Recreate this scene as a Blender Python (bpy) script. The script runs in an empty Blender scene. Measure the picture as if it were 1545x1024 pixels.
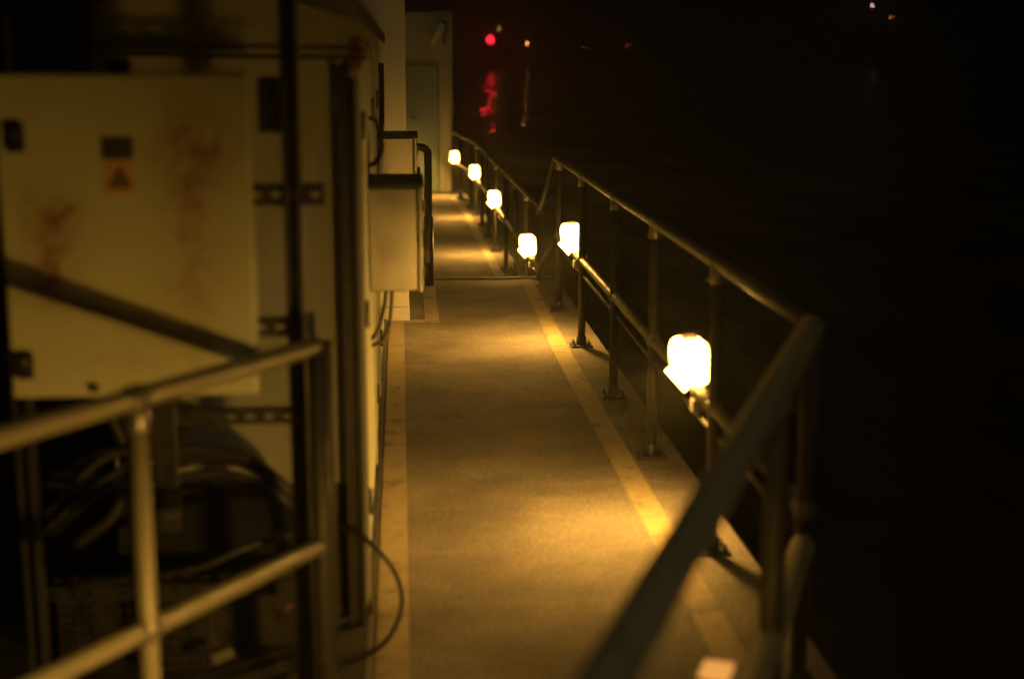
import bpy, bmesh, math, random
from mathutils import Vector, Matrix
random.seed(7)
R = math.radians
sc = bpy.context.scene
C = sc.collection

# ------------------------------------------------------------------ camera
PITCH, YAW, CAM_H, LENS = 11.26, 4.44, 1.84, 50.0
cd = bpy.data.cameras.new('camera'); cam = bpy.data.objects.new('camera', cd); C.objects.link(cam)
cd.lens = LENS; cd.sensor_width = 36.0; cd.clip_start = 0.05; cd.clip_end = 6000
cam.location = (0, 0, CAM_H); cam.rotation_euler = (R(90 - PITCH), 0, R(-YAW))
cd.dof.use_dof = True; cd.dof.focus_distance = 9.5; cd.dof.aperture_fstop = 1.35
sc.camera = cam
sc.render.resolution_x, sc.render.resolution_y = 1024, 678

# ------------------------------------------------------------------ night sky, moon-weak sun, exposure
w = bpy.data.worlds.new('World'); sc.world = w; w.use_nodes = True
wn = w.node_tree.nodes; wl = w.node_tree.links
sky = wn.new('ShaderNodeTexSky'); sky.sky_type = 'NISHITA'; sky.sun_disc = False
sky.sun_elevation = R(-6.0); sky.sun_rotation = R(145)
wl.new(sky.outputs[0], wn['Background'].inputs[0]); wn['Background'].inputs[1].default_value = 0.03
sd = bpy.data.lights.new('sun', 'SUN'); so = bpy.data.objects.new('sun', sd); C.objects.link(so)
sd.energy = 0.085; sd.angle = R(0.5); sd.color = (1.0, 0.86, 0.52); so.rotation_euler = (R(40), 0, R(35))
vs = sc.view_settings; vs.view_transform = 'Standard'; vs.look = 'None'; vs.exposure = 0.0; vs.gamma = 1.0
vs.use_curve_mapping = False
cy = sc.cycles
cy.use_denoising = True; cy.use_adaptive_sampling = False; cy.max_bounces = 7; cy.diffuse_bounces = 3; cy.glossy_bounces = 3
cy.transmission_bounces = 4; cy.volume_bounces = 0; cy.sample_clamp_indirect = 1.5; cy.sample_clamp_direct = 0.0
cy.caustics_reflective = False; cy.caustics_refractive = False; cy.use_light_tree = True

LAMP_COL = (1.0, 0.505, 0.085)
LAMP_W = 29.0         # watts thrown out through the lower lens
BOWL_L = 26.0         # frosted bowl behind the lens
HAZE_D = 0.0055

# ------------------------------------------------------------------ materials
def mat(name): 
    m = bpy.data.materials.new(name); m.use_nodes = True
    return m, m.node_tree.nodes, m.node_tree.links, m.node_tree.nodes['Principled BSDF']
def noise(n, l, scale, detail=4, vec=None, rough=.55):
    t = n.new('ShaderNodeTexNoise'); t.inputs['Scale'].default_value = scale
    t.inputs['Detail'].default_value = detail; t.inputs['Roughness'].default_value = rough
    if vec is not None: l.new(vec, t.inputs['Vector'])
    return t
def ramp(n, l, src, stops):
    r = n.new('ShaderNodeValToRGB'); e = r.color_ramp.elements
    while len(e) < len(stops): e.new(.5)
    for k, (p, c) in enumerate(stops): e[k].position = p; e[k].color = (*c, 1) if len(c) == 3 else c
    l.new(src, r.inputs[0]); return r
def coords(n, l, scale=(1,1,1), kind='Object'):
    tc = n.new('ShaderNodeTexCoord'); mp = n.new('ShaderNodeMapping'); mp.inputs['Scale'].default_value = scale
    l.new(tc.outputs[kind], mp.inputs[0]); return mp.outputs[0]
def world_coords(n, l, scale=(1,1,1)):
    g = n.new('ShaderNodeNewGeometry'); mp = n.new('ShaderNodeMapping'); mp.inputs['Scale'].default_value = scale
    l.new(g.outputs['Position'], mp.inputs[0]); return mp.outputs[0]
def mix(n, l, fac, a, b, mode='MIX'):
    m = n.new('ShaderNodeMix'); m.data_type = 'RGBA'; m.blend_type = mode
    if isinstance(fac, (int, float)): m.inputs[0].default_value = fac
    else: l.new(fac, m.inputs[0])
    for sock, v in ((m.inputs[6], a), (m.inputs[7], b)):
        if isinstance(v, tuple): sock.default_value = (*v, 1)
        else: l.new(v, sock)
    return m.outputs[2]
def math_(n, l, op, a, b=None, clamp=False):
    m = n.new('ShaderNodeMath'); m.operation = op; m.use_clamp = clamp
    for k, v in enumerate((a, b)):
        if v is None: continue
        if isinstance(v, (int, float)): m.inputs[k].default_value = v
        else: l.new(v, m.inputs[k])
    return m.outputs[0]
def bump(n, l, b, h, strength=.3, dist=.01):
    bp = n.new('ShaderNodeBump'); bp.inputs['Strength'].default_value = strength; bp.inputs['Distance'].default_value = dist
    l.new(h, bp.inputs['Height']); l.new(bp.outputs[0], b.inputs['Normal'])

def weathered(name, col, rough=.5, metal=0., var=.35, scale=9, bumps=.15, dirt=(.08,.06,.04), dirt_amt=.5, streak=True):
    m, n, l, b = mat(name)
    v = world_coords(n, l); a = noise(n, l, scale, 6, v)
    vs_ = world_coords(n, l, (14, 14, .9)); s = noise(n, l, 1.6, 5, vs_)
    base = mix(n, l, a.outputs[0], tuple(c * (1 - var) for c in col), tuple(min(1, c * (1 + var)) for c in col))
    dm = ramp(n, l, (s if streak else a).outputs[0], [(.52, (0,0,0)), (.78, (dirt_amt,)*3)])
    base = mix(n, l, dm.outputs[0], base, dirt)
    l.new(base, b.inputs['Base Color']); b.inputs['Metallic'].default_value = metal
    rr = ramp(n, l, a.outputs[0], [(.3, (max(0, rough-.12),)*3), (.7, (min(1, rough+.15),)*3)]); l.new(rr.outputs[0], b.inputs['Roughness'])
    fine = noise(n, l, 160, 3, v); bump(n, l, b, fine.outputs[0], bumps, .002)
    return m

M = {}
# deck coating: brushed across, gritty
def deck_material(name, c0, c1, grit=.9):
    m, n, l, b = mat(name)
    v = world_coords(n, l); st = world_coords(n, l, (2.0, 60, 1)); st2 = world_coords(n, l, (.5, 5, 1))
    big = noise(n, l, 1.4, 6, v, .65); br = noise(n, l, 2.2, 5, st, .6); br2 = noise(n, l, 1.5, 4, st2)
    gr = noise(n, l, 260, 2, v, .8); vo = n.new('ShaderNodeTexVoronoi'); vo.inputs['Scale'].default_value = 190; l.new(v, vo.inputs['Vector'])
    base = mix(n, l, ramp(n, l, br.outputs[0], [(.3,(0,0,0)), (.7,(1,1,1))]).outputs[0], c0, c1)
    base = mix(n, l, ramp(n, l, big.outputs[0], [(.40,(.0,)*3), (.62,(.75,)*3)]).outputs[0], base, tuple(x*.5 for x in c0))
    bl = noise(n, l, 3.1, 8, v, .72)
    base = mix(n, l, ramp(n, l, bl.outputs[0], [(.55,(0,0,0)), (.60,(.55,)*3), (.75,(.7,)*3)]).outputs[0], base, tuple(x*.62 for x in c1))
    sc_ = world_coords(n, l, (9, 60, 1)); sn = noise(n, l, .6, 3, sc_, .5)
    base = mix(n, l, ramp(n, l, sn.outputs[0], [(.66,(0,0,0)), (.70,(.5,)*3)]).outputs[0], base, tuple(x*.45 for x in c0))
    base = mix(n, l, ramp(n, l, br2.outputs[0], [(.55,(.0,)*3), (.75,(.22,)*3)]).outputs[0], base, tuple(x*1.35 for x in c1))
    spk = ramp(n, l, gr.outputs[0], [(.64,(0,0,0)), (.8,(.7,)*3)])
    base = mix(n, l, spk.outputs[0], base, tuple(min(1, x*2.4) for x in c1))
    mo = noise(n, l, 75, 4, v, .75); mr = ramp(n, l, mo.outputs[0], [(.34,(.5,)*3), (.5,(1,)*3), (.68,(1.75,)*3)])
    base = mix(n, l, 1.0, base, mr.outputs[0], 'MULTIPLY')
    l.new(base, b.inputs['Base Color'])
    b.inputs['Specular IOR Level'].default_value = .18
    rr = ramp(n, l, br.outputs[0], [(.3,(.7,)*3), (.7,(.95,)*3)]); l.new(rr.outputs[0], b.inputs['Roughness'])
    h = math_(n, l, 'ADD', math_(n, l, 'MULTIPLY', gr.outputs[0], grit), math_(n, l, 'MULTIPLY', br.outputs[0], .8))
    bump(n, l, b, h, .55, .004)
    return m
M['deck'] = deck_material('deck_coating', (.185,.163,.137), (.262,.232,.198))
M['deck_edge'] = deck_material('deck_edge_concrete', (.19,.18,.17), (.30,.285,.265), .7)
# worn line paint
m, n, l, b = mat('line_paint')
v = world_coords(n, l); a = noise(n, l, 7, 7, v, .7); f = noise(n, l, 190, 3, v, .8)
worn = ramp(n, l, a.outputs[0], [(.5,(0,0,0)), (.57,(.35,)*3), (.62,(.95,)*3)])
base = mix(n, l, worn.outputs[0], (.38,.31,.185), (.20,.17,.13))
base = mix(n, l, ramp(n, l, f.outputs[0], [(.55,(0,0,0)), (.72,(.5,)*3)]).outputs[0], base, (.15,.13,.1))
l.new(base, b.inputs['Base Color']); b.inputs['Roughness'].default_value = .8; b.inputs['Specular IOR Level'].default_value = .2; bump(n, l, b, f.outputs[0], .5, .003); M['line'] = m

M['galv'] = weathered('galvanised_steel', (.20,.195,.175), .40, .6, .25, 22, .12, (.16,.13,.10), .5, False)
M['galv_dark'] = weathered('shaded_galv_steel', (.033,.033,.029), .55, .1, .3, 20, .12, (.06,.05,.04), .6, False)  # dark copy of the rail steel; shade of unlit posts put into its colour
M['olive_rail'] = weathered('olive_painted_rail', (.70,.62,.36), .65, 0, .2, 14, .12, (.12,.1,.07), .5, False)
M['rail_pale'] = weathered('pale_painted_rail', (.215,.205,.135), .5, .15, .25, 14, .12, (.2,.13,.07), .5, False)
M['cream'] = weathered('cream_steel', (.46,.47,.36), .5, 0, .12, 3, .1, (.25,.2,.12), .35)
M['white_wall'] = weathered('white_wall', (.70,.68,.58), .75, 0, .1, 4, .25, (.3,.27,.2), .3)
M['far_wall'] = weathered('far_pale_wall', (.46,.46,.36), .75, 0, .12, 2, .25, (.25,.25,.2), .35)
M['far_door'] = weathered('far_door_paint', (.24,.31,.28), .6, 0, .12, 3, .1, (.2,.2,.17), .35)
M['roof'] = weathered('dark_roof', (.014,.0135,.013), .85, 0, .3, 6, .2, (.01,.009,.008), .4)
M['floor_shade'] = weathered('black_floor_shade', (.022,.022,.02), .8, 0, .4, 12, .3, (.04,.035,.03), .4, False)
M['black'] = weathered('black_rubber', (.018,.018,.018), .5, 0, .3, 30, .1, (.04,.035,.03), .4, False)
M['dark_metal'] = weathered('dark_strut', (.055,.055,.05), .45, .5, .3, 18, .12, (.05,.035,.025), .5, False)
M['grey_metal'] = weathered('grey_tray', (.05,.05,.047), .45, .6, .3, 18, .12, (.06,.045,.03), .5, False)
M['hill'] = weathered('dark_hill', (.012,.014,.01), .95, 0, .4, .05, 0, (.01,.01,.008), .4, False)
M['tag'] = weathered('paper_tag', (.13,.12,.09), .7, 0, .1, 30, .05, (.3,.2,.1), .4)
M['rust_scrap'] = weathered('rusty_scrap', (.30,.11,.05), .8, 0, .3, 30, .2, (.1,.05,.03), .5)
M['blue'] = weathered('blue_handle', (.05,.22,.30), .5, 0, .2, 30, .05, (.05,.1,.1), .4)
# brushed stainless boxes
m, n, l, b = mat('stainless_box')
v = world_coords(n, l); st = world_coords(n, l, (2, 2, 60)); a = noise(n, l, 3, 5, st); c = noise(n, l, 6, 6, v)
l.new(mix(n, l, c.outputs[0], (.40,.385,.34), (.46,.44,.39)), b.inputs['Base Color']); b.inputs['Metallic'].default_value = 1.0
rr = ramp(n, l, c.outputs[0], [(.3,(.20,)*3), (.7,(.27,)*3)]); l.new(rr.outputs[0], b.inputs['Roughness']); bump(n, l, b, a.outputs[0], .12, .002)
M['steel_box'] = m
# cabinet door with rust blotches (object coordinates: metres on the door face)
m, n, l, b = mat('cabinet_door_paint')
v = coords(n, l); a = noise(n, l, 5, 7, v, .7); fine = noise(n, l, 28, 6, v, .75)
base = mix(n, l, a.outputs[0], (.50,.52,.31), (.60,.62,.40))
sx = n.new('ShaderNodeSeparateXYZ'); l.new(v, sx.inputs[0])
tot = None
for (cx, cz, rx, rz, amt) in ((-.205, -.02, .055, .10, 1.25), (-.16, .055, .03, .035, 1.0), (-.215, -.10, .03, .05, .9), (.13, .21, .075, .12, 1.0),
                              (.14, .04, .05, .22, .75), (.22, .22, .05, .06, .5), (-.255, .085, .03, .03, .6), (.1, -.2, .1, .12, .35), (-.1, -.3, .14, .05, .3)):
    dx = math_(n, l, 'DIVIDE', math_(n, l, 'SUBTRACT', sx.outputs[0], cx), rx)
    dz = math_(n, l, 'DIVIDE', math_(n, l, 'SUBTRACT', sx.outputs[2], cz), rz)
    d2 = math_(n, l, 'ADD', math_(n, l, 'MULTIPLY', dx, dx), math_(n, l, 'MULTIPLY', dz, dz))
    g = math_(n, l, 'MULTIPLY', math_(n, l, 'POWER', 2.718, math_(n, l, 'MULTIPLY', d2, -.8)), amt)
    tot = g if tot is None else math_(n, l, 'ADD', tot, g)
mask = math_(n, l, 'MULTIPLY', tot, ramp(n, l, fine.outputs[0], [(.3,(0,0,0)), (.70,(.95,)*3)]).outputs[0], True)
base = mix(n, l, mask, base, (.24,.10,.05))
l.new(base, b.inputs['Base Color']); b.inputs['Roughness'].default_value = .5; bump(n, l, b, fine.outputs[0], .12, .002)
M['door_paint'] = m
m, n, l, b = mat('sign_orange'); a = noise(n, l, 40, 4, coords(n, l)); l.new(mix(n, l, a.outputs[0], (.60,.36,.13), (.68,.42,.16)), b.inputs['Base Color']); b.inputs['Roughness'].default_value = .5; M['sign_orange'] = m
m, n, l, b = mat('sign_print'); a = noise(n, l, 40, 4, coords(n, l)); l.new(mix(n, l, a.outputs[0], (.04,.038,.034), (.065,.06,.05)), b.inputs['Base Color']); b.inputs['Roughness'].default_value = .5; M['sign_print'] = m
# lamp glass, warm and glowing
def glow(name, col, strength):
    m, n, l, b = mat(name); b.inputs['Base Color'].default_value = (.8,.75,.6,1); b.inputs['Roughness'].default_value = .3
    b.inputs['Emission Color'].default_value = (*col, 1); b.inputs['Emission Strength'].default_value = strength
    return m
M['lamp_glass'] = glow('lit_frosted_bowl', LAMP_COL, BOWL_L)
M['lamp_lens'] = glow('lit_lamp_lens', LAMP_COL, BOWL_L*1.5)
M['lamp_lens'].cycles.emission_sampling = 'NONE'
M['glow_cap'] = glow('lit_translucent_cap', (1.0,.42,.09), .8); M['glow_cap'].node_tree.nodes['Principled BSDF'].inputs['Base Color'].default_value = (.25,.15,.05,1)
# water
m, n, l, b = mat('night_water'); b.inputs['Base Color'].default_value = (.004,.006,.008,1); b.inputs['Roughness'].default_value = .03
b.inputs['IOR'].default_value = 1.33
v = world_coords(n, l, (.32, .075, 1)); a = noise(n, l, 1.0, 2, v, .5); a2 = noise(n, l, 9, 2, v, .5)
bump(n, l, b, math_(n, l, 'ADD', a.outputs[0], math_(n, l, 'MULTIPLY', a2.outputs[0], .03)), 1.0, .55); M['water'] = m

# ------------------------------------------------------------------ mesh helpers
class MB:
    def __init__(s): s.bm = bmesh.new()
    def box(s, lo, hi, bevel=0, seg=2, rot=None):
        lo, hi = Vector(lo), Vector(hi); c = (lo + hi) / 2
        r = bmesh.ops.create_cube(s.bm, size=1)['verts']
        mtx = Matrix.Translation(c) @ (rot.to_4x4() if rot else Matrix()) @ Matrix.Diagonal((*(hi - lo), 1))
        bmesh.ops.transform(s.bm, matrix=mtx, verts=r)
        if bevel:
            es = list({e for vv in r for e in vv.link_edges})
            bmesh.ops.bevel(s.bm, geom=es, offset=bevel, segments=seg, affect='EDGES', profile=.5)
        return s
    def tube(s, pts, r, n=14, caps=True):
        pts = [Vector(p) for p in pts]; rings = []
        rs = r if isinstance(r, (list, tuple)) else [r] * len(pts)
        up = None
        for i, p in enumerate(pts):
            t = (pts[min(i+1, len(pts)-1)] - pts[max(i-1, 0)]).normalized()
            if up is None:
                up = Vector((0,0,1)) if abs(t.z) < .9 else Vector((1,0,0))
            u = t.cross(up).normalized(); up = u.cross(t).normalized()
            rings.append([s.bm.verts.new(p + rs[i] * (math.cos(2*math.pi*k/n) * u + math.sin(2*math.pi*k/n) * up)) for k in range(n)])
        for a, b_ in zip(rings, rings[1:]):
            for k in range(n):
                fc = s.bm.faces.new((a[k], a[(k+1)%n], b_[(k+1)%n], b_[k])); fc.smooth = True
        if caps: s.bm.faces.new(rings[0][::-1]); s.bm.faces.new(rings[-1])
        return s
    def lathe(s, prof, n=24):
        rings = []
        for (r, z) in prof:
            rings.append([s.bm.verts.new((r*math.cos(2*math.pi*k/n), r*math.sin(2*math.pi*k/n), z)) for k in range(n)])
        for a, b_ in zip(rings, rings[1:]):
            for k in range(n):
                fc = s.bm.faces.new((a[k], a[(k+1)%n], b_[(k+1)%n], b_[k])); fc.smooth = True
        s.bm.faces.new(rings[0][::-1]); s.bm.faces.new(rings[-1]); return s
    def prism(s, poly, y0, y1):            # poly in (x, z), extruded along y
        a = [s.bm.verts.new((x, y0, z)) for x, z in poly]; b_ = [s.bm.verts.new((x, y1, z)) for x, z in poly]
        s.bm.faces.new(a); s.bm.faces.new(b_[::-1]); k = len(poly)
        for i in range(k): s.bm.faces.new((a[i], b_[i], b_[(i+1)%k], a[(i+1)%k]))
        return s
    def mesh(s, name, m):
        bmesh.ops.recalc_face_normals(s.bm, faces=s.bm.faces[:])
        me = bpy.data.meshes.new(name); s.bm.to_mesh(me); s.bm.free(); me.materials.append(M[m]); return me
    def build(s, name, m, parent=None, loc=None):
        return inst(name, s.mesh(name, m), parent, loc)
def inst(name, me, parent=None, loc=None, rot=None):
    o = bpy.data.objects.new(name, me); C.objects.link(o)
    if parent: o.parent = parent
    if loc is not None: o.location = loc
    if rot is not None: o.rotation_euler = rot
    return o
def thing(name, label, cat, loc=(0,0,0), group=None):
    o = bpy.data.objects.new(name, None); C.objects.link(o); o.location = loc; o.empty_display_size = .05
    return tag(o, label, cat, group)
def tag(o, label, cat, group=None):
    o['label'] = label; o['category'] = cat
    if group: o['group'] = group
    return o
def struct(o): o['kind'] = 'structure'; return o
def smooth(pts, k=6):                      # Catmull-Rom
    pts = [Vector(p) for p in pts]; P = [pts[0]*2-pts[1]] + pts + [pts[-1]*2-pts[-2]]; out = []
    for i in range(1, len(P)-2):
        for j in range(k):
            t = j/k; a, b_, c, d = P[i-1:i+3]
            out.append(.5*((2*b_)+(c-a)*t+(2*a-5*b_+4*c-d)*t*t+(3*b_-a-3*c+d)*t**3))
    return out + [pts[-1]]

# ------------------------------------------------------------------ the setting
WZ = -1.35
bm = MB(); bm.box((-2500, -400, WZ-2), (2500, 3500, WZ)); struct(bm.build('water', 'water'))
# far shore: low dark ridge
SHORE_Y = 395
def shore_h(x, y):
    t = min(1, max(0, (x - 20) / 130)); rise = 11.5 * t * t * (3 - 2*t)
    up = min(1, max(0, (y - SHORE_Y) / 18))
    return WZ - .6 + up * (1.9 + rise * .9 + .8 * math.sin(x * .031) + .5 * math.sin(x * .11 + 1)) + max(0, (y - SHORE_Y - 30)) * .035
bmm = bmesh.new(); xs = [-600 + 15*i for i in range(95)]; ys = [SHORE_Y + q for q in (-4, 0, 3, 8, 14, 20, 40, 90, 160, 300)]
gv = [[bmm.verts.new((x, y, shore_h(x, y) + (random.uniform(-.25, .25) if y > SHORE_Y else 0))) for x in xs] for y in ys]
for j in range(len(ys)-1):
    for i in range(len(xs)-1): bmm.faces.new((gv[j][i], gv[j][i+1], gv[j+1][i+1], gv[j+1][i])).smooth = True
me = bpy.data.meshes.new('far_shore'); bmm.to_mesh(me); bmm.free(); me.materials.append(M['hill'])
struct(inst('far_shore', me))

# upper deck (quay slab), lower deck, steps
DX, DY0, DY1, LZ = 1.295, -1.5, 11.86, -.45
bm = MB(); bm.box((-2.6, DY0, WZ-.5), (DX, DY1, 0), .008); struct(bm.build('walkway', 'deck'))
bm = MB(); bm.box((-2.6, DY1-.002, WZ-.5), (DX-.004, 12.16, -.15), .008); struct(bm.build('step', 'deck_edge'))
bm = MB(); bm.box((-2.6, 12.158, WZ-.5), (DX-.008, 12.46, -.30), .008); struct(bm.build('step', 'deck_edge'))
bm = MB()
poly = [(-2.6, 12.458), (DX-.012, 12.458), (1.26, 16.5), (1.21, 21.8), (1.10, 24.3), (1.05, 30), (-2.6, 30)]
a = [bm.bm.verts.new((x, y, WZ-.5)) for x, y in poly]; b_ = [bm.bm.verts.new((x, y, LZ)) for x, y in poly]
bm.bm.faces.new(a[::-1]); bm.bm.faces.new(b_)
for i in range(len(poly)): bm.bm.faces.new((a[i], a[(i+1)%len(poly)], b_[(i+1)%len(poly)], b_[i]))
struct(bm.build('lower_walkway', 'deck'))
bm = MB(); bm.box((.05, DY1-.05, .001), (DX-.01, DY1+.006, .014), .004); struct(bm.build('step_nosing', 'deck_edge'))
def sheet(name, quads, z, m):
    b2 = MB()
    for q in quads: b2.bm.faces.new([b2.bm.verts.new((x, y, z)) for x, y in q])
    return struct(b2.build(name, m))
sheet('floor_shade_sheet', [[(-2.6,-1.4),(-.128,-1.4),(-.128,9.9),(-2.6,9.9)]], .0036, 'floor_shade')  # black sheet laid on the deck, puts the shade into the floor colour
sheet('edge_line', [[(-.104,-1),(.0,-1),(.006,9.86),(-.100,9.86)]], .004, 'line')
sheet('edge_line', [[(-.100,9.8605),(.252,9.84),(.252,9.955),(.045,9.965),(-.100,9.965)], [(.152,9.961),(.252,9.9555),(.262,11.78),(.160,11.79)]], .0042, 'line')
sheet('edge_line', [[(.955,-1),(1.058,-1),(1.056,8.9),(1.085,11.78),(.985,11.80),(.943,8.9)]], .004, 'line')
sheet('edge_line', [[(.985,12.47),(1.09,12.47),(1.075,15),(1.01,21.2),(.90,23.6),(.80,23.6),(.905,21.1),(.975,15)]], LZ+.004, 'line')
sheet('edge_line', [[(.16,12.47),(.26,12.47),(.26,23.0),(.16,23.0)]], LZ+.004, 'line')

# ------------------------------------------------------------------ railings
PR = .0245
post_me = MB().tube([(0,0,0),(0,0,1.0)], PR, 16).mesh('post', 'galv_dark')
plate_bm = MB(); plate_bm.box((-.07,-.055,.001),(.07,.055,.014), .003); plate_me = plate_bm.mesh('base_plate', 'dark_metal')
b2 = MB(); b2.lathe([(.011,0),(.011,.010),(.0055,.0105),(.0055,.026),(.004,.028)], 6); bolt_me = b2.mesh('bolt', 'dark_metal')
b2 = MB(); b2.lathe([(PR+.004,-.026),(PR+.006,-.022),(PR+.006,.022),(PR+.004,.026)], 16); collar_me = b2.mesh('collar', 'galv')
b2 = MB(); b2.lathe([(PR+.007,0),(PR+.008,.003),(PR+.008,.05),(PR+.001,.055)], 16); foot_me = b2.mesh('flange_socket', 'dark_metal')
screw_bm = MB(); screw_bm.lathe([(.006,0),(.006,.009),(.004,.011)], 8); screw_me = screw_bm.mesh('set_screw', 'galv')
def railing(root, pts_top, pts_mid, posts, zbase, tops, plates=True, m='galv', post_mesh=None, collars=True, mids=None, rad=PR):
    pm = post_mesh or post_me
    MB().tube(pts_top, rad, 16).build('top_rail', m, root)
    MB().tube(pts_mid, rad*.98, 16).build('mid_rail', m, root)
    for k, (x, y) in enumerate(posts):
        p = inst('post', pm, root, (x, y, zbase)); p.scale.z = tops[k] - zbase
        if collars:
            c = inst('collar', collar_me, root, (x, y, tops[k]-.045)); s_ = inst('set_screw', screw_me, c, (-PR-.006, 0, -.01), (0, -math.pi/2, 0))
            if mids: 
                c = inst('collar', collar_me, root, (x, y, mids[k])); inst('set_screw', screw_me, c, (-PR-.006, 0, .0), (0, -math.pi/2, 0))
                dirv = Vector(pts_mid[-1]) - Vector(pts_mid[0]); az = math.atan2(dirv.y, dirv.x)
                inst('collar', collar_me, root, (x, y, mids[k]), (math.pi/2, 0, az + math.pi/2))
                inst('collar', collar_me, root, (x, y, tops[k]), (math.pi/2, 0, az + math.pi/2))
        if plates:
            pl = inst('base_plate', plate_me, root, (x, y, zbase))
            for dx in (-.048, .048):
                for dy in (-.036, .036): inst('bolt', bolt_me, pl, (dx, dy, .014))
            inst('flange_socket', foot_me, root, (x, y, zbase+.0135))
RX, RT, RM = 1.145, 1.10, .56
r1 = thing('railing', 'galvanised pipe railing along the upper deck edge between corner and steps', 'railing', (0,0,0))
ny = [3.85, 5.05, 6.35, 7.55, 8.95, 10.28]
railing(r1, smooth([(RX,3.85,RT),(RX,7,RT),(RX,10.3,RT),(RX,10.5,RT)], 5),
        [(RX,3.85,RM),(RX,10.35,RM)], [(RX, y) for y in ny], 0, [RT]*6, mids=[RM]*6)
MB().tube(smooth([(RX,10.501,RT),(RX,10.62,RT-.02),(RX,11.0,.90),(RX,11.62,.635),(RX,11.77,.62)],5), PR, 14).build('stair_rail','galv_dark',r1)  # unlit slope of the rail gets the darker steel as painted shade
MB().tube([(RX,10.351,RM),(RX,11.74,.09)], PR*.97, 14).build('stair_rail','galv_dark',r1)
r2 = thing('railing', 'pipe railing along the lower deck, bending in to the far building', 'railing', (0,0,0))
fx = lambda y: RX - .05*(y-11.78)/9 if y < 21.8 else 1.07 - (y-21.8)*.075
fy = [11.78, 12.95, 14.15, 15.35, 16.85, 18.2, 19.5, 20.8, 21.9, 23.2, 24.3]
fz = lambda y: .62 - .05*(y-11.78)/12.5
railing(r2, [(fx(y), y, fz(y)) for y in fy], [(fx(y), y, .09) for y in fy], [(fx(y), y) for y in fy], LZ, [fz(y) for y in fy], mids=[.09]*len(fy))
# slanting foreground railing on the right
d0, d1 = Vector((RX,3.85,0)), Vector((.258,1.642,0)); dd = (d1-d0).normalized()
dg = lambda s: d0 + dd*s
r3 = thing('railing', 'dark slanting foreground railing joining the upper deck corner post', 'railing', (0,0,0))
dark_post = MB().tube([(0,0,0),(0,0,1.0)], .027, 18).mesh('post', 'galv_dark')
olive_post = MB().tube([(0,0,0),(0,0,1.0)], .029, 18).mesh('post', 'galv_dark')
dp = [dg(.73), dg(2.75)]
e = dg(3.0)
railing(r3, [dg(.03)+Vector((0,0,RT)), e+Vector((0,0,RT))], [dg(.03)+Vector((0,0,.46)), e+Vector((0,0,.46))],
        [(p.x, p.y) for p in dp], 0, [RT]*2, True, 'olive_rail', olive_post, True, [.46]*2, rad=.035)
# left foreground railing
l0, l1 = Vector((-.226,3.655,0)), Vector((-.805,2.79,0)); ld = (l1-l0).normalized(); lg = lambda s: l0+ld*s
r4 = thing('railing', 'pale painted pipe railing in front of the cabinet with a tee post', 'railing', (0,0,0))
pale_post = MB().tube([(0,0,0),(0,0,1.0)], PR, 18).mesh('post', 'rail_pale')
el = lg(2.6)
railing(r4, [lg(.0)+Vector((0,0,RT)), el+Vector((0,0,RT))], [lg(0)+Vector((0,0,RM)), el+Vector((0,0,RM))],
        [(lg(s).x, lg(s).y) for s in (.66, 1.9)], 0, [RT, RT], True, 'rail_pale', pale_post, True, [RM]*2)
ep = inst('end_post', dark_post, r4, (l0.x, l0.y, 0)); ep.scale.z = RT+.012
# conduit below the mid rail
for nm, pts, lab in (('cable_conduit', [(RX+.01,4.0,.46),(RX+.01,6,.452),(RX+.01,8,.46),(RX+.01,10.3,.455)], 'thin grey cable conduit clipped under the upper mid rail'),
                     ('cable_conduit', [(fx(y)+.01, y, .01) for y in (12,14,16,18,20,21.7,23,24.2)], 'thin grey cable conduit clipped under the lower mid rail')):
    tag(MB().tube(smooth(pts,4), .011, 8).build(nm, 'galv_dark'), lab, 'conduit')

# stair handrail post on the left of the steps
hp = thing('handrail_post', 'black pipe handrail post with hooked top beside the steps', 'handrail', (.215, 11.5, 0))
MB().tube(smooth([(0,0,0),(0,0,.55),(0,0,1.04),(-.012,0,1.10),(-.06,0,1.125),(-.17,0,1.12)],5), .031, 16).build('pipe', 'black', hp)
MB().lathe([(.040,.0),(.040,.56),(.033,.575)], 16).build('sleeve', 'dark_metal', hp)
MB().tube([(.0,.0,1.0),(-.0,1.0,.62)], .022, 12).build('sloping_rail', 'black', hp)

# ------------------------------------------------------------------ lamps
def bowl(x_list, m, name):
    # rounded-rectangle sections along -x (the lamp faces the walkway)
    b3 = MB(); rings = []
    for (x, hy, hz) in x_list:
        ring = []
        for k in range(32):
            a_ = 2*math.pi*k/32; c_, s_ = math.cos(a_), math.sin(a_); e_ = .42
            ring.append(b3.bm.verts.new((x, hy*math.copysign(abs(c_)**e_, c_), hz*math.copysign(abs(s_)**e_, s_))))
        rings.append(ring)
    for a_, b_ in zip(rings, rings[1:]):
        for k in range(32): b3.bm.faces.new((a_[k], a_[(k+1)%32], b_[(k+1)%32], b_[k])).smooth = True
    b3.bm.faces.new(rings[0][::-1]); b3.bm.faces.new(rings[-1])
    return b3.mesh(name, m)
def bowl_prism(poly, hy, bev, m, name):
    b3 = MB(); b3.prism(poly, -hy, hy)
    bmesh.ops.bevel(b3.bm, geom=b3.bm.edges[:], offset=bev, segments=3, affect='EDGES', profile=.5)
    for f_ in b3.bm.faces: f_.smooth = True
    return b3.mesh(name, m)
op_ = [(-.055,.088),(-.01,.092),(.036,.086),(.062,.052),(.064,-.01),(.060,-.066),(.040,-.092),(.008,-.096),(-.018,-.092),(-.047,-.056),(-.073,-.020),(-.077,.02),(-.073,.062)]
cl_ = [Vector((x, 0, z)) for x, z in op_]; cl_ = smooth(cl_[-2:] + cl_ + cl_[:2], 4)[8:8+len(op_)*4]
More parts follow.
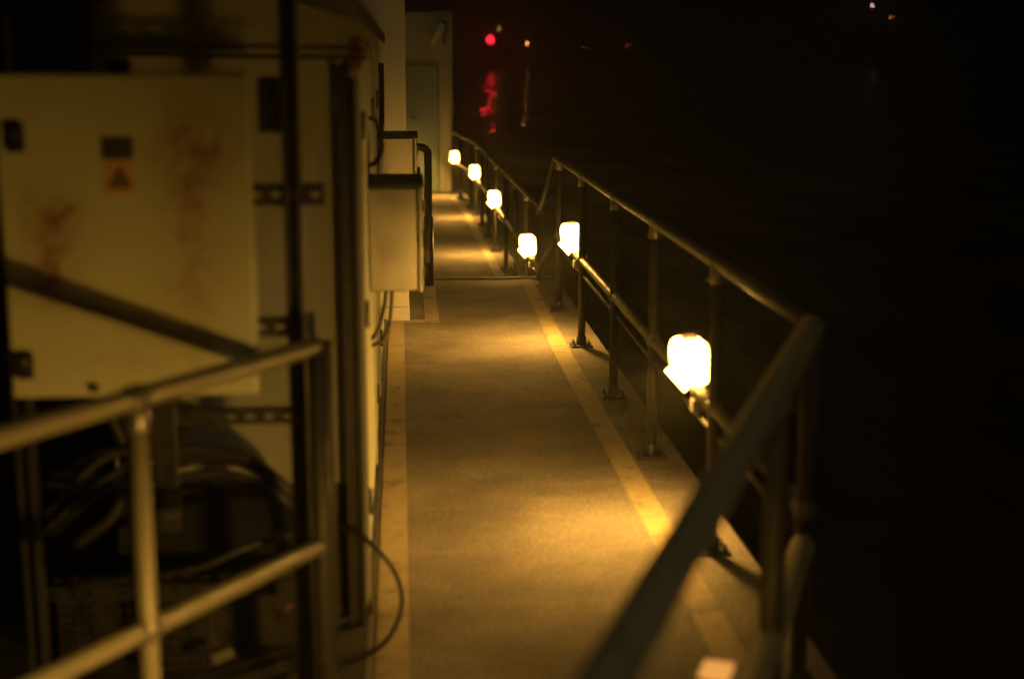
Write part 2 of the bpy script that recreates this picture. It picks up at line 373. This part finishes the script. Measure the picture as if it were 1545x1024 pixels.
b3 = MB(); rings = []
for k in range(13):
    a_ = -1 + 2*k/12; yy = .074*math.copysign(abs(a_)**.75, a_); q_ = max(.35, (1-abs(a_)**5.0)**.25) if abs(a_) < 1 else .62
    rings.append([b3.bm.verts.new((p_.x*q_, yy, p_.z*q_)) for p_ in cl_])
for ra, rb in zip(rings, rings[1:]):
    for k in range(len(cl_)): b3.bm.faces.new((ra[k], ra[(k+1)%len(cl_)], rb[(k+1)%len(cl_)], rb[k])).smooth = True
b3.bm.faces.new(rings[0][::-1]); b3.bm.faces.new(rings[-1])
glass_me = b3.mesh('frosted_bowl', 'lamp_glass')
nx_, nz_ = -.795, -.607                      # normal of the slanting lower face
c0_ = Vector((-.0455,-.058)); tv_ = Vector((.607,-.795))
def fp(t_, o_): q = c0_ + tv_*t_ + Vector((nx_,nz_))*o_; return (q.x, q.y)
lens_me = bowl_prism([fp(-.036,.0012), fp(.036,.0012), fp(.031,.012), fp(-.031,.012)], .056, .003, 'lamp_lens', 'lens')
cheek_me = [bowl_prism([fp(-.040,.0012), fp(.040,.0012), fp(.040,.031), fp(-.040,.031)], .0028, .001, 'lamp_glass', 'added_cheek') for _ in (0,)][0]  # cheeks added beside the lens to cut the light's spread along the deck
back_me = bowl([(.082,.035,.045),(.078,.048,.060),(.0635,.052,.066)], 'galv', 'back_housing')
b2 = MB(); b2.box((-.030,-.030,.089),(.026,.030,.099), .004); cap_me = b2.mesh('cap', 'glow_cap')
b2 = MB(); b2.tube(smooth([(.0,0,.0),(-.004,0,.02),(-.012,0,.034)],4), .017, 12); neck_me = b2.mesh('neck', 'galv')
b2 = MB(); b2.lathe([(PR+.004,-.028),(PR+.006,-.024),(PR+.006,.024),(PR+.004,.028)], 18)
bmesh.ops.rotate(b2.bm, verts=b2.bm.verts[:], cent=(0,0,0), matrix=Matrix.Rotation(math.pi/2, 3, 'X')); clamp_me = b2.mesh('rail_clamp', 'galv')
b2 = MB(); b2.box((-.030,-.028,-.085),(.012,.028,-.03), .006); jb_me = b2.mesh('junction_box', 'galv_dark')
def lamp(x, y, zrail, label, lean=-5, az=0, old=False):
    t = thing('railing_lamp', label, 'lamp', (x, y, zrail), 'lamps along the railing')
    rot = Matrix.Rotation(R(az), 4, 'Z') @ Matrix.Rotation(R(lean), 4, 'Y')
    for nm, me_ in (('frosted_bowl', glass_me), ('lens', lens_me), ('back_housing', back_me), ('cap', cap_me)):
        o = inst(nm, me_, t); o.matrix_local = Matrix.Rotation(R(az), 4, 'Z') @ Matrix.Translation((-.034,0,.122)) @ Matrix.Rotation(R(lean), 4, 'Y')
    ld_ = bpy.data.lights.new('lamp_light', 'AREA'); ld_.shape = 'RECTANGLE'; ld_.size = .106; ld_.size_y = .064
    ld_.energy = LAMP_W * (1.05 if old else 1); ld_.color = LAMP_COL; lo_ = inst('lamp_light', ld_, t)
    zv = Vector((-nx_, 0, -nz_)); xv = Vector((0,1,0)); yv = zv.cross(xv); q_ = fp(0, .0135)
    lo_.matrix_local = Matrix.Rotation(R(az), 4, 'Z') @ Matrix.Translation((-.034,0,.122)) @ Matrix.Rotation(R(lean), 4, 'Y') @ Matrix.Translation((q_[0],0,q_[1])) @ Matrix((xv, yv, zv)).transposed().to_4x4()
    for sy in (-.0605, .0605):
        o = inst('added_cheek', cheek_me, t); o.matrix_local = Matrix.Rotation(R(az), 4, 'Z') @ Matrix.Translation((-.034,0,.122)) @ Matrix.Rotation(R(lean), 4, 'Y') @ Matrix.Translation((0,sy,0))
    o = inst('neck', neck_me, t); o.rotation_euler = (0,0,R(az))
    inst('rail_clamp', clamp_me, t, (0,0,0), (0,0,R(az)))
    inst('junction_box', jb_me, t, (0,0,0), (0,0,R(az)))
    return t
lamp(RX, 5.33, RM, 'glowing amber lamp on the upper rail next to the slanting foreground railing')
lamp(RX, 9.18, RM, 'glowing amber lamp on the upper rail nearest the step down')
lamp(fx(12.4), 12.4, .09, 'glowing amber lamp on the lower rail at the foot of the steps')
lamp(fx(16.55), 16.55, .09, 'glowing amber lamp on the lower rail, second from the steps')
lamp(fx(20.5), 20.5, .09, 'glowing amber lamp on the lower rail, third from the steps')
lamp(fx(23.6)-.01, 23.6, .09, 'glowing amber lamp on the lower rail beside the far pale building')
p0 = dg(1.76)
lamp(p0.x, p0.y, .46, 'glowing amber lamp on the slanting foreground rail', -5, math.degrees(math.atan2(dd.y, dd.x))+90, True)

# ------------------------------------------------------------------ equipment shelter
CX, CF, CB = -.135, 4.55, 9.86
sh = thing('equipment_shelter', 'cream steel equipment shelter with dark gable roof beside the walkway', 'shelter', (-.55, 7.2, 0))
def S(o): o.parent = sh; o.matrix_parent_inverse = Matrix.Translation(sh.location).inverted(); return o
ridge = (-.56, 2.075); eR = (-.108, 1.948); eL = (-1.03, 1.985)
zr = lambda x: ridge[1] + (eR[1]-ridge[1])*(x-ridge[0])/(eR[0]-ridge[0]) if x > ridge[0] else ridge[1] + (eL[1]-ridge[1])*(x-ridge[0])/(eL[0]-ridge[0])
S(MB().prism([(CX,.03),(CX,zr(CX)-.003),(ridge[0],ridge[1]-.003),(-.94,zr(-.94)-.003),(-.94,.03)], CF, CB).build('wall', 'cream'))
rf = S(MB().prism([eR, ridge, eL, (eL[0],eL[1]+.03), (ridge[0],ridge[1]+.035), (eR[0],eR[1]+.03)], 2.3, CB+.02).build('roof', 'roof'))
b2 = MB(); b2.box((eR[0]-.002,2.3,eR[1]-.02),(eR[0]+.012,CB+.02,eR[1]+.034), .003); o = b2.build('gutter', 'roof', rf)
# corner trims and side door seams
for y0, y1, nm in ((CF-.004, CF+.035, 'corner_trim'), (6.15,6.19,'corner_trim'), (7.45,7.49,'corner_trim'), (CB-.05,CB-.005,'corner_trim')):
    b2 = MB(); b2.box((CX-.03 if y0 < CF else CX-.002, y0, .05),(CX+.012, y1, 1.90), .004); S(b2.build(nm, 'cream'))
side = []
for y0, y1 in ((4.66,6.10),(6.24,7.40),(7.54,9.75)):
    b2 = MB(); b2.box((CX-.004,y0,.12),(CX+.007,y1,1.84), .004); d = S(b2.build('side_door','cream')); side.append((d,y0,y1))
for d, y0, y1 in side:
    for z in (.35, 1.0, 1.62):
        b2 = MB(); b2.tube([(CX+.014,y0+.02,z-.045),(CX+.014,y0+.02,z+.045)], .009, 10); o = b2.build('hinge','dark_metal',d)
    b2 = MB(); b2.box((CX+.006,y1-.12,.98),(CX+.022,y1-.09,1.10), .003); b2.build('door_handle','dark_metal',d)
# roof-height strap bits at the corner
b2 = MB(); b2.box((CX-.02,CF-.012,1.80),(CX+.016,CF+.06,1.895), .003); S(b2.build('corner_bracket','rust_scrap'))
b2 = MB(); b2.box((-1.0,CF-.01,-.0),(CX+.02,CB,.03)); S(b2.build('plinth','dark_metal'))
b2 = MB(); b2.box((-.945,CF-.004,.03),(CX-.032,CF-.001,.46), .001); S(b2.build('shade_panel','roof'))  # dark panel added as painted shade on the lower shelter front
# two wires across the front
for k, z in enumerate((1.872, 1.842)):
    MBp = smooth([(-.96,CF-.012,z+.006),(-.75,CF-.012,z),(-.5,CF-.012,z-.006),(-.3,CF-.012,z-.008),(CX+.01,CF-.016,z-.014+.004*k),(CX+.022,CF+.02,z-.013),(CX+.02,CF+.9,z-.004),(CX+.02,CF+1.6,z)],5)
    tag(MB().tube(MBp, .0032, 6).build('wire','black'), 'thin black %s wire strung across the shelter front under its gable' % ('upper','lower')[k], 'wire')
# conduit standing on the shelter side
cdt = MB().tube(smooth([(-.108,8.5,1.80),(-.108,8.5,1.6),(-.110,8.5,1.40)],3), .017, 10); tag(cdt.build('conduit','black'), 'short black vertical conduit above the farther steel box', 'conduit')
# cables looping out of the side wall
tag(MB().tube(smooth([(CX,5.80,1.60),(-.10,5.80,1.585),(-.082,5.80,1.53),(-.080,5.78,1.47),(-.10,5.74,1.425),(CX,5.70,1.41)],6), .009, 10).build('cable','black'), 'black cable bowed out from the shelter side above the nearer steel box', 'cable')
tag(MB().tube(smooth([(-.068,5.62,.985),(-.07,5.62,.90),(-.085,5.62,.82),(-.105,5.60,.76),(CX,5.58,.73)],6), .009, 10).build('cable','black'), 'black cable curving from under the nearer steel box into the shelter', 'cable')
tag(MB().tube(smooth([(-.045,5.66,.985),(-.046,5.66,.88),(-.06,5.66,.77),(-.09,5.64,.715),(CX,5.62,.70)],6), .008, 10).build('cable','black'), 'thin black cable hanging lowest under the nearer steel box', 'cable')
# large loop on the ground
tag(MB().tube(smooth([(-.30,4.47,.33),(-.215,4.40,.355),(-.13,4.36,.325),(-.045,4.33,.235),(-.018,4.30,.14),(-.045,4.27,.055),(-.10,4.22,.012),(-.18,4.17,.010),(-.28,4.13,.010),(-.36,4.15,.010)],7), .008, 10).build('cable_loop','black'), 'black cable looping out over the yellow line beside the shelter corner', 'cable')

# stainless boxes on the shelter side
bx_ = dg(1.13)
jb2 = thing('glow_box', 'small added box with a glowing amber lid on the slanting foreground rail', 'lamp', (bx_.x-.062, bx_.y+.025, .46))
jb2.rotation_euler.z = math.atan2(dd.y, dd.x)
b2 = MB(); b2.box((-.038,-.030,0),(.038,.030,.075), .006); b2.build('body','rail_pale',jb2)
b2 = MB(); b2.box((-.041,-.033,.0755),(.041,.033,.088), .004); b2.build('lid','glow_cap',jb2)  # made-up box; its lid glows only to give a bright amber patch
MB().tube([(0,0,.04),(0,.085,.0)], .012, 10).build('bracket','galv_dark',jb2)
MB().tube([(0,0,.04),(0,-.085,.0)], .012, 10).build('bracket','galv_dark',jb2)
def steel_box(x0, x1, y0, y1, z0, z1, label, lock):
    t = thing('junction_cabinet', label, 'electrical box', ((x0+x1)/2, (y0+y1)/2, z0), 'steel boxes on the shelter side')
    T = Matrix.Translation(t.location).inverted()
    def put(o): o.parent = t; o.matrix_parent_inverse = T; return o
    b3 = MB(); b3.box((x0,y0,z0),(x1,y1,z1), .006); put(b3.build('body','steel_box'))
    b3 = MB(); b3.box((x1+.003,y0-.008,z0-.006),(x1+.019,y1+.008,z1+.002), .004); d = put(b3.build('door','steel_box'))
    b3 = MB(); b3.box((x0-.006,y0-.022,z1+.001),(x1+.026,y1+.01,z1+.017), .003); put(b3.build('rain_hood','dark_metal'))
    b3 = MB(); b3.box((x1+.018,y0+.02,(z0+z1)/2-.03),(x1+.036,y0+.05,(z0+z1)/2+.035), .004); put(b3.build('latch','dark_metal'))
    b3 = MB(); b3.box((x1+.018,y0+.015,z1-.09),(x1+.028,y0+.045,z1-.05), .003); put(b3.build('hinge','galv'))
    b3 = MB(); b3.box((x1+.018,y0+.015,z0+.05),(x1+.028,y0+.045,z0+.09), .003); put(b3.build('hinge','galv'))
    if lock:
        q = (x1+.034, y0+.035, (z0+z1)/2-.045)
        b3 = MB(); b3.box((q[0]-.010,q[1]-.018,q[2]-.045),(q[0]+.010,q[1]+.018,q[2]-.005), .004); lk = put(b3.build('padlock','galv'))
        b3 = MB(); b3.tube(smooth([(q[0],q[1]-.012,q[2]-.006),(q[0],q[1]-.012,q[2]+.016),(q[0],q[1],q[2]+.027),(q[0],q[1]+.012,q[2]+.016),(q[0],q[1]+.012,q[2]-.006)],4), .0035, 8)
        put(b3.build('shackle','galv'))
    return t
steel_box(-.126, .061, 5.40, 5.85, .955, 1.352, 'brushed steel box on the shelter wall with padlock, nearer the loop cable', True)
steel_box(-.126, .068, 7.75, 8.15, 1.02, 1.408, 'second brushed steel box on the shelter wall under the black conduit', True)

# ------------------------------------------------------------------ buildings beyond
wb = thing('white_building', 'tall plain white wall building beyond the shelter with a plinth', 'building', (-1.1, 15, 0))
def W(o, t): o.parent = t; o.matrix_parent_inverse = Matrix.Translation(t.location).inverted(); return o
b2 = MB(); b2.box((-1.9,9.93,.10),(.040,11.75,3.4), .006); W(b2.build('wall','white_wall'), wb)
b2 = MB(); b2.box((-1.9,9.922,.004),(.046,11.75,.097), .006); W(b2.build('plinth','white_wall'), wb)
b2 = MB(); b2.box((-1.95,9.85,3.4),(.09,11.8,3.5), .01); W(b2.build('roof','roof'), wb)
FY = 24.5
fb = thing('pale_building', 'pale square building with a green door at the end of the lower walkway', 'building', (-.2, 26, LZ))
b2 = MB(); b2.box((-1.6,FY,LZ),(.89,29.0,2.52), .01); W(b2.build('wall','far_wall'), fb)
b2 = MB(); b2.box((-1.65,FY-.03,2.52),(.90,29.03,2.56), .008); W(b2.build('roof_edge','far_wall'), fb)
b2 = MB(); b2.box((-.25,FY-.02,LZ+.02),(.64,FY-.002,1.68), .004); dr = W(b2.build('door','far_door'), fb)
b2 = MB(); b2.box((-.33,FY-.035,1.70),(.70,FY-.003,1.74), .004); W(b2.build('door_lintel','far_door'), fb)
b2 = MB(); b2.box((.641,FY-.012,LZ+.015),(.656,FY-.002,1.695), .001); W(b2.build('door_gap','roof'), fb)
b2 = MB(); b2.box((-.25,FY-.012,1.683),(.64,FY-.002,1.699), .001); W(b2.build('door_gap','roof'), fb)
for x0, x1 in ((.658,.70),(-.32,-.265)):
    b2 = MB(); b2.box((x0,FY-.03,LZ+.01),(x1,FY-.003,1.695), .004); W(b2.build('door_jamb','far_wall'), fb)
b2 = MB(); b2.box((.19,FY-.05,.79),(.28,FY-.021,.84), .004); h = W(b2.build('door_handle','blue'), fb)
b2 = MB(); b2.box((.855,FY-.03,LZ+.01),(.893,FY-.003,2.5), .004); W(b2.build('corner_pipe','far_wall'), fb)
# floodlight fitting on the wall (unlit), angled tube with bracket
fl = thing('wall_floodlight', 'unlit slanted floodlight tube on the pale far building above its door', 'wall light', (.62, FY-.02, 2.2))
MB().tube([(-.10,-.12,-.17),(.11,-.12,.17)], .06, 14).build('tube','white_wall',fl)
MB().tube([(.11,-.12,.17),(.14,-.12,.215)], [.065,.05], 14).build('end_cap','dark_metal',fl)
b2 = MB(); b2.box((-.02,-.09,-.03),(.05,.018,.05), .006); b2.build('bracket','dark_metal',fl)
MB().tube(smooth([(.14,-.10,.19),(.17,-.05,.05),(.13,-.02,-.08),(.15,-.005,-.16)],5), .016, 8).build('cord','black',fl)
for k, z in enumerate((2.36, 2.24)):
    b2 = MB(); b2.box((.18,FY-.012,z),(.47,FY-.001,z+.012), .002); W(b2.build('wall_batten','far_wall'), fb)

# ------------------------------------------------------------------ control cabinet
KY = 3.50
cb = thing('control_cabinet', 'rust-stained cream control cabinet with warning sticker on strut frame', 'cabinet', (-.645, KY, 1.02))
b2 = MB(); b2.box((-.318,-.013,-.397),(.285,.013,.393), .012, 3); dpan = b2.build('door','door_paint',cb,(0,0,.39))
b2 = MB(); b2.box((-.285,.018,.03),(.245,.23,.75), .008); b2.build('body','cream',cb)
for nm, x, z in (('door_lock', -.266, .630), ('door_lock', -.279, .078)):
    b2 = MB(); b2.box((-.021,-.014,-.034),(.021,0,.034), .005); lk = b2.build(nm,'black',cb,(x,-.0125,z))
    b2 = MB(); b2.box((-.006,-.018,.002),(.006,-.0135,.018), .002); b2.build('key_slot','galv',lk)
b2 = MB(); b2.box((-.037,-.0035,-.025),(.037,0,.025), .001); b2.build('nameplate','sign_print',cb,(-.030,-.0132,.604))
st_ = MB(); st_.box((-.036,-.002,-.040),(.036,0,.040)); stk = st_.build('warning_sticker','sign_orange',cb,(-.028,-.0132,.535)); 
MB().prism([(-.024,-.016),(.024,-.016),(0,.026)], -.0034, -.0022).build('triangle_mark','sign_print',stk)
MB().prism([(-.029,-.026),(.029,-.026),(.029,-.0195),(-.029,-.0195)], -.0034, -.0022).build('base_mark','sign_print',stk)
MB().prism([(.000,.010),(-.006,-.003),(-.001,-.003),(-.003,-.012),(.006,.001),(.001,.001)], -.0042, -.0036).build('flash_mark','sign_orange',stk)
b2 = MB(); b2.lathe([(.011,0),(.011,.012),(.006,.016)], 10); k_ = b2.build('bottom_stud','dark_metal',cb,(-.115,-.0135,.018)); k_.rotation_euler = (math.pi/2,0,0)
b2 = MB(); b2.box((-.06,.02,.78),(.0,.06,.815), .006); b2.build('lifting_lug','dark_metal',cb)

# strut frame
sf = thing('strut_frame', 'dark slotted steel strut frame carrying the cream control cabinet', 'frame', (-.28, 3.80, 0))
def F(o): return W(o, sf)
def channel(x, y, z0, z1, w_=.046):
    b3 = MB(); b3.box((x-w_/2,y+.036,z0),(x+w_/2,y+.041,z1)); b3.box((x-w_/2,y,z0),(x-w_/2+.005,y+.0355,z1)); b3.box((x+w_/2-.005,y,z0),(x+w_/2,y+.0355,z1))
    b3.box((x-w_/2+.0052,y,z0),(x-w_/2+.014,y+.004,z1)); b3.box((x+w_/2-.014,y,z0),(x+w_/2-.0052,y+.004,z1)); return b3
F(channel(-.287,3.775,.0,2.0).build('upright','dark_metal'))
F(channel(-1.02,3.775,.0,1.95).build('upright','dark_metal'))
def slotted(x0, x1, y, z, h=.046):
    b3 = MB(); s = .052; k = int((x1-x0)/s)
    b3.box((x0,y,z+h*.14),(x1,y+.004,z+h/2)); b3.box((x0,y,z-h/2),(x1,y+.004,z-h*.14))
    for i in range(k+1): b3.box((x0+i*s,y+.0003,z-h*.139),(min(x1,x0+i*s+.030),y+.0037,z+h*.139))
    b3.box((x0,y+.0042,z+h/2-.004),(x1,y+.035,z+h/2)); b3.box((x0,y+.0042,z-h/2),(x1,y+.035,z-h/2+.004)); return b3
F(slotted(-1.05,-.205,3.822,1.478,.058).build('cross_strut','dark_metal'))
F(slotted(-.62,-.312,3.822,.872,.042).build('cross_strut','grey_metal'))
F(slotted(-1.05,-.31,3.822,1.12,.05).build('cross_strut','dark_metal'))
for x, z in ((-.287,1.478),(-.287,.872)):
    b2 = MB(); b2.lathe([(.013,0),(.013,.010),(.006,.012)], 6); o = F(b2.build('bolt','galv')); o.matrix_local = Matrix.Translation((x, 3.822, z)) @ Matrix.Rotation(math.pi/2,4,'X') ; o.matrix_parent_inverse = Matrix.Identity(4); o.location = (x+.28, .022-.012, z)
# louvred box behind
lb = thing('louvred_box', 'small black louvred box on the strut frame beside the cabinet', 'electrical box', (-.328, 3.85, 1.64))
b2 = MB(); b2.box((-.048,.0,.0),(.040,.12,.145), .004); b2.build('body','black',lb)
for k in range(7):
    b2 = MB(); b2.box((-.04,-.010,.012+k*.018),(.032,-.001,.020+k*.018), .001, 1, Matrix.Rotation(R(18),3,'X')); b2.build('louvre','black',lb)
# second channel by the shelter corner
tag(channel(-.163,4.44,.0,1.775,.054).build('cable_riser','dark_metal'), 'tall dark steel cable riser channel at the shelter corner', 'channel')
tag(channel(-.235,4.30,.0,.98,.03).build('cable_riser','dark_metal'), 'short dark steel channel behind the pale railing end post', 'channel')

# cables in the dark under the cabinet
for k in range(7):
    r_ = .010 + .003*(k%3); dz = .028*k
    pts = [(-1.05,4.02+.02*k,.45+.2*random.random()), (-.86,4.06+.02*(k%4),.60+.12*random.random()),(-.66,4.08+.022*(k%4),.71-dz*.72),(-.56,4.09+.02*(k%4),.712-dz*.66),(-.45,4.09+.02*(k%4),.672-dz*.55),(-.36,4.10,.60-dz*.42),(-.30,4.12,.515-dz*.25),(-.27,4.14,.30),(-.265,4.16,.02)]
    tag(MB().tube(smooth(pts,6), r_, 10).build('power_cable','black'), 'black power cable in the bundle arching down beneath the cabinet', 'cable', 'power cables arching under the cabinet')
tag(MB().tube(smooth([(-.98,4.0,.33),(-.75,3.98,.36),(-.60,3.98,.385),(-.48,4.0,.43),(-.36,4.05,.45),(-.26,4.1,.44)],6), .012, 10).build('hose','black'), 'single black hose lying level below the arching cables', 'hose')
tag(MB().tube(smooth([(-1.1,4.2,1.0),(-.93,4.16,.9),(-.83,4.14,.70),(-.86,4.12,.52),(-.98,4.1,.42)],6), .02, 10).build('hose','black'), 'thick black hose coiled at the cabinet foot beside the tee post', 'hose')
tag(MB().tube(smooth([(-.315,3.95,.555),(-.345,3.95,.52),(-.375,3.95,.485)],4), .004, 6).build('cable_tie','blue'), 'thin loose blue cable tie end at the dark upright', 'cable tie')
mp_ = thing('mounting_plate', 'grey steel mounting plate with round boss under the cabinet', 'plate', (-.69, 4.02, .50))
b2 = MB(); b2.box((-.035,0,-.02),(.035,.008,.40), .003); b2.build('plate','grey_metal',mp_)
b2 = MB(); b2.lathe([(.045,0),(.045,.012),(.018,.013),(.018,.022)], 20); o = b2.build('boss','galv',mp_,(.0,-.001,.06)); o.rotation_euler = (math.pi/2,0,0)
# perforated cable tray at the foot
ct = thing('cable_tray', 'perforated grey cable tray standing in the dark under the cabinet', 'cable tray', (-.7, 4.2, 0))
def perforated(x0, x1, y, z0, z1, nx, nz):
    b3 = MB(); sx_ = (x1-x0)/nx; sz_ = (z1-z0)/nz
    for i in range(nx+1): b3.box((x0+i*sx_-sx_*.22,y,z0),(x0+i*sx_+sx_*.22,y+.003,z1))
    for j in range(nz+1): b3.box((x0,y+.0002,z0+j*sz_-sz_*.25),(x1,y+.0028,z0+j*sz_+sz_*.25))
    return b3
W(perforated(-1.04,-.87,4.12,.015,.235,7,8).build('side_panel','grey_metal'), ct)
W(perforated(-.80,-.60,4.12,.015,.235,8,8).build('side_panel','grey_metal'), ct)
W(slotted(-1.10,-.34,4.115,.262,.04).build('top_flange','grey_metal'), ct)
b2 = MB(); b2.box((-1.1,4.30,.0),(-.34,4.31,.25)); W(b2.build('back_panel','dark_metal'), ct)
b2 = MB(); b2.box((-.03,-.002,-.015),(.03,0,.015)); o = b2.build('paper_tag','tag',None,(-.535,3.92,.135)); o.rotation_euler = (R(-35),R(-20),R(12)); tag(o,'small pale paper tag hanging below the mid rail','tag')
MB().tube(smooth([(-.545,3.925,.14),(-.57,3.96,.2),(-.58,4.05,.26)],4), .0015, 6).build('string','tag',None)
bpy.data.objects['string'].parent = o; bpy.data.objects['string'].matrix_parent_inverse = (Matrix.Translation(o.location) @ o.rotation_euler.to_matrix().to_4x4()).inverted()
b2 = MB(); b2.box((-.03,-.003,-.005),(.03,.003,.005), .002); o = b2.build('cable_marker','rust_scrap',None,(-.37,4.05,.215)); o.rotation_euler = (0,R(-38),0); tag(o,'small rusty orange cable marker clipped low beside the dark upright','marker')

# ------------------------------------------------------------------ far shore lights
def direction(px, py):
    u, v_ = (px-772.5)/2146., (512-py)/2146.
    return (cam.rotation_euler.to_matrix() @ Vector((u, v_, -1))).normalized()
def shore_lamp(px, py, Y, r_, col, strength, label, cat='beacon', name='shore_light'):
    d = direction(px, py); p = Vector((0,0,CAM_H)) + d*(Y/d.y); gz = shore_h(p.x, p.y) - .3
    if gz > p.z - 1: gz = p.z - 2
    M[label] = glow('lit_' + name + str(len(bpy.data.materials)), col, strength)
    t = thing(name, label, cat, (p.x, p.y, gz))
    MB().tube([(0,0,0),(0,0,p.z-gz-r_*.9)], [.22,.12], 8).build('pole','dark_metal',t)
    prof = [(r_*math.sin(a_)*1.0, -r_*math.cos(a_)) for a_ in [math.pi*k/10 for k in range(1,10)]]
    b3 = MB(); b3.lathe(prof, 16); b3.build('lantern', label, t, (0,0,p.z-gz))
    MB().lathe([(r_*.55,r_*.93),(r_*.5,r_*1.1),(r_*.1,r_*1.3)], 10).build('lantern_cap','dark_metal',t,(0,0,p.z-gz))
shore_lamp(740, 60, 400, 1.0, (1.0,.012,.03), 30, 'big red beacon lantern on the dark far shore', name='beacon')
shore_lamp(752, 44, 440, .16, (1.0,.6,.15), 60, 'faint yellow lamp just above the big red beacon')
shore_lamp(795, 66, 420, .28, (1.0,.30,.06), 75, 'small orange lamp on the far shore beside the red beacon')
shore_lamp(881, 72, 430, .14, (1.0,.05,.03), 26, 'tiny red lamp on the far shore nearest the orange lamp')
shore_lamp(946, 69, 430, .14, (1.0,.05,.03), 26, 'tiny red lamp on the far shore at the foot of the hill')
shore_lamp(1237, 26, 440, .13, (1.0,.10,.04), 14, 'very faint red lamp on the hill slope below the white lamp')
shore_lamp(1316, 9, 440, .26, (1.0,.60,.55), 75, 'bright white lamp high on the far hill')
shore_lamp(1345, 26, 440, .16, (1.0,.30,.06), 40, 'faint orange lamp on the hill beside the white lamp')

# ------------------------------------------------------------------ thin haze added to stand for the film glow round the lamps
m = bpy.data.materials.new('glow_haze'); m.use_nodes = True; n = m.node_tree.nodes; l = m.node_tree.links
for q in list(n):
    if q.type == 'BSDF_PRINCIPLED': n.remove(q)
pv = n.new('ShaderNodeVolumePrincipled'); pv.inputs['Color'].default_value = (.9,.95,.9,1); pv.inputs['Density'].default_value = HAZE_D; pv.inputs['Anisotropy'].default_value = .78
l.new(pv.outputs[0], n['Material Output'].inputs['Volume']); M['haze'] = m
if HAZE_D > 0:
    b2 = MB(); b2.box((-2600,-450,WZ-3),(2600,3600,60)); hz = b2.build('haze','haze'); hz['kind'] = 'stuff'
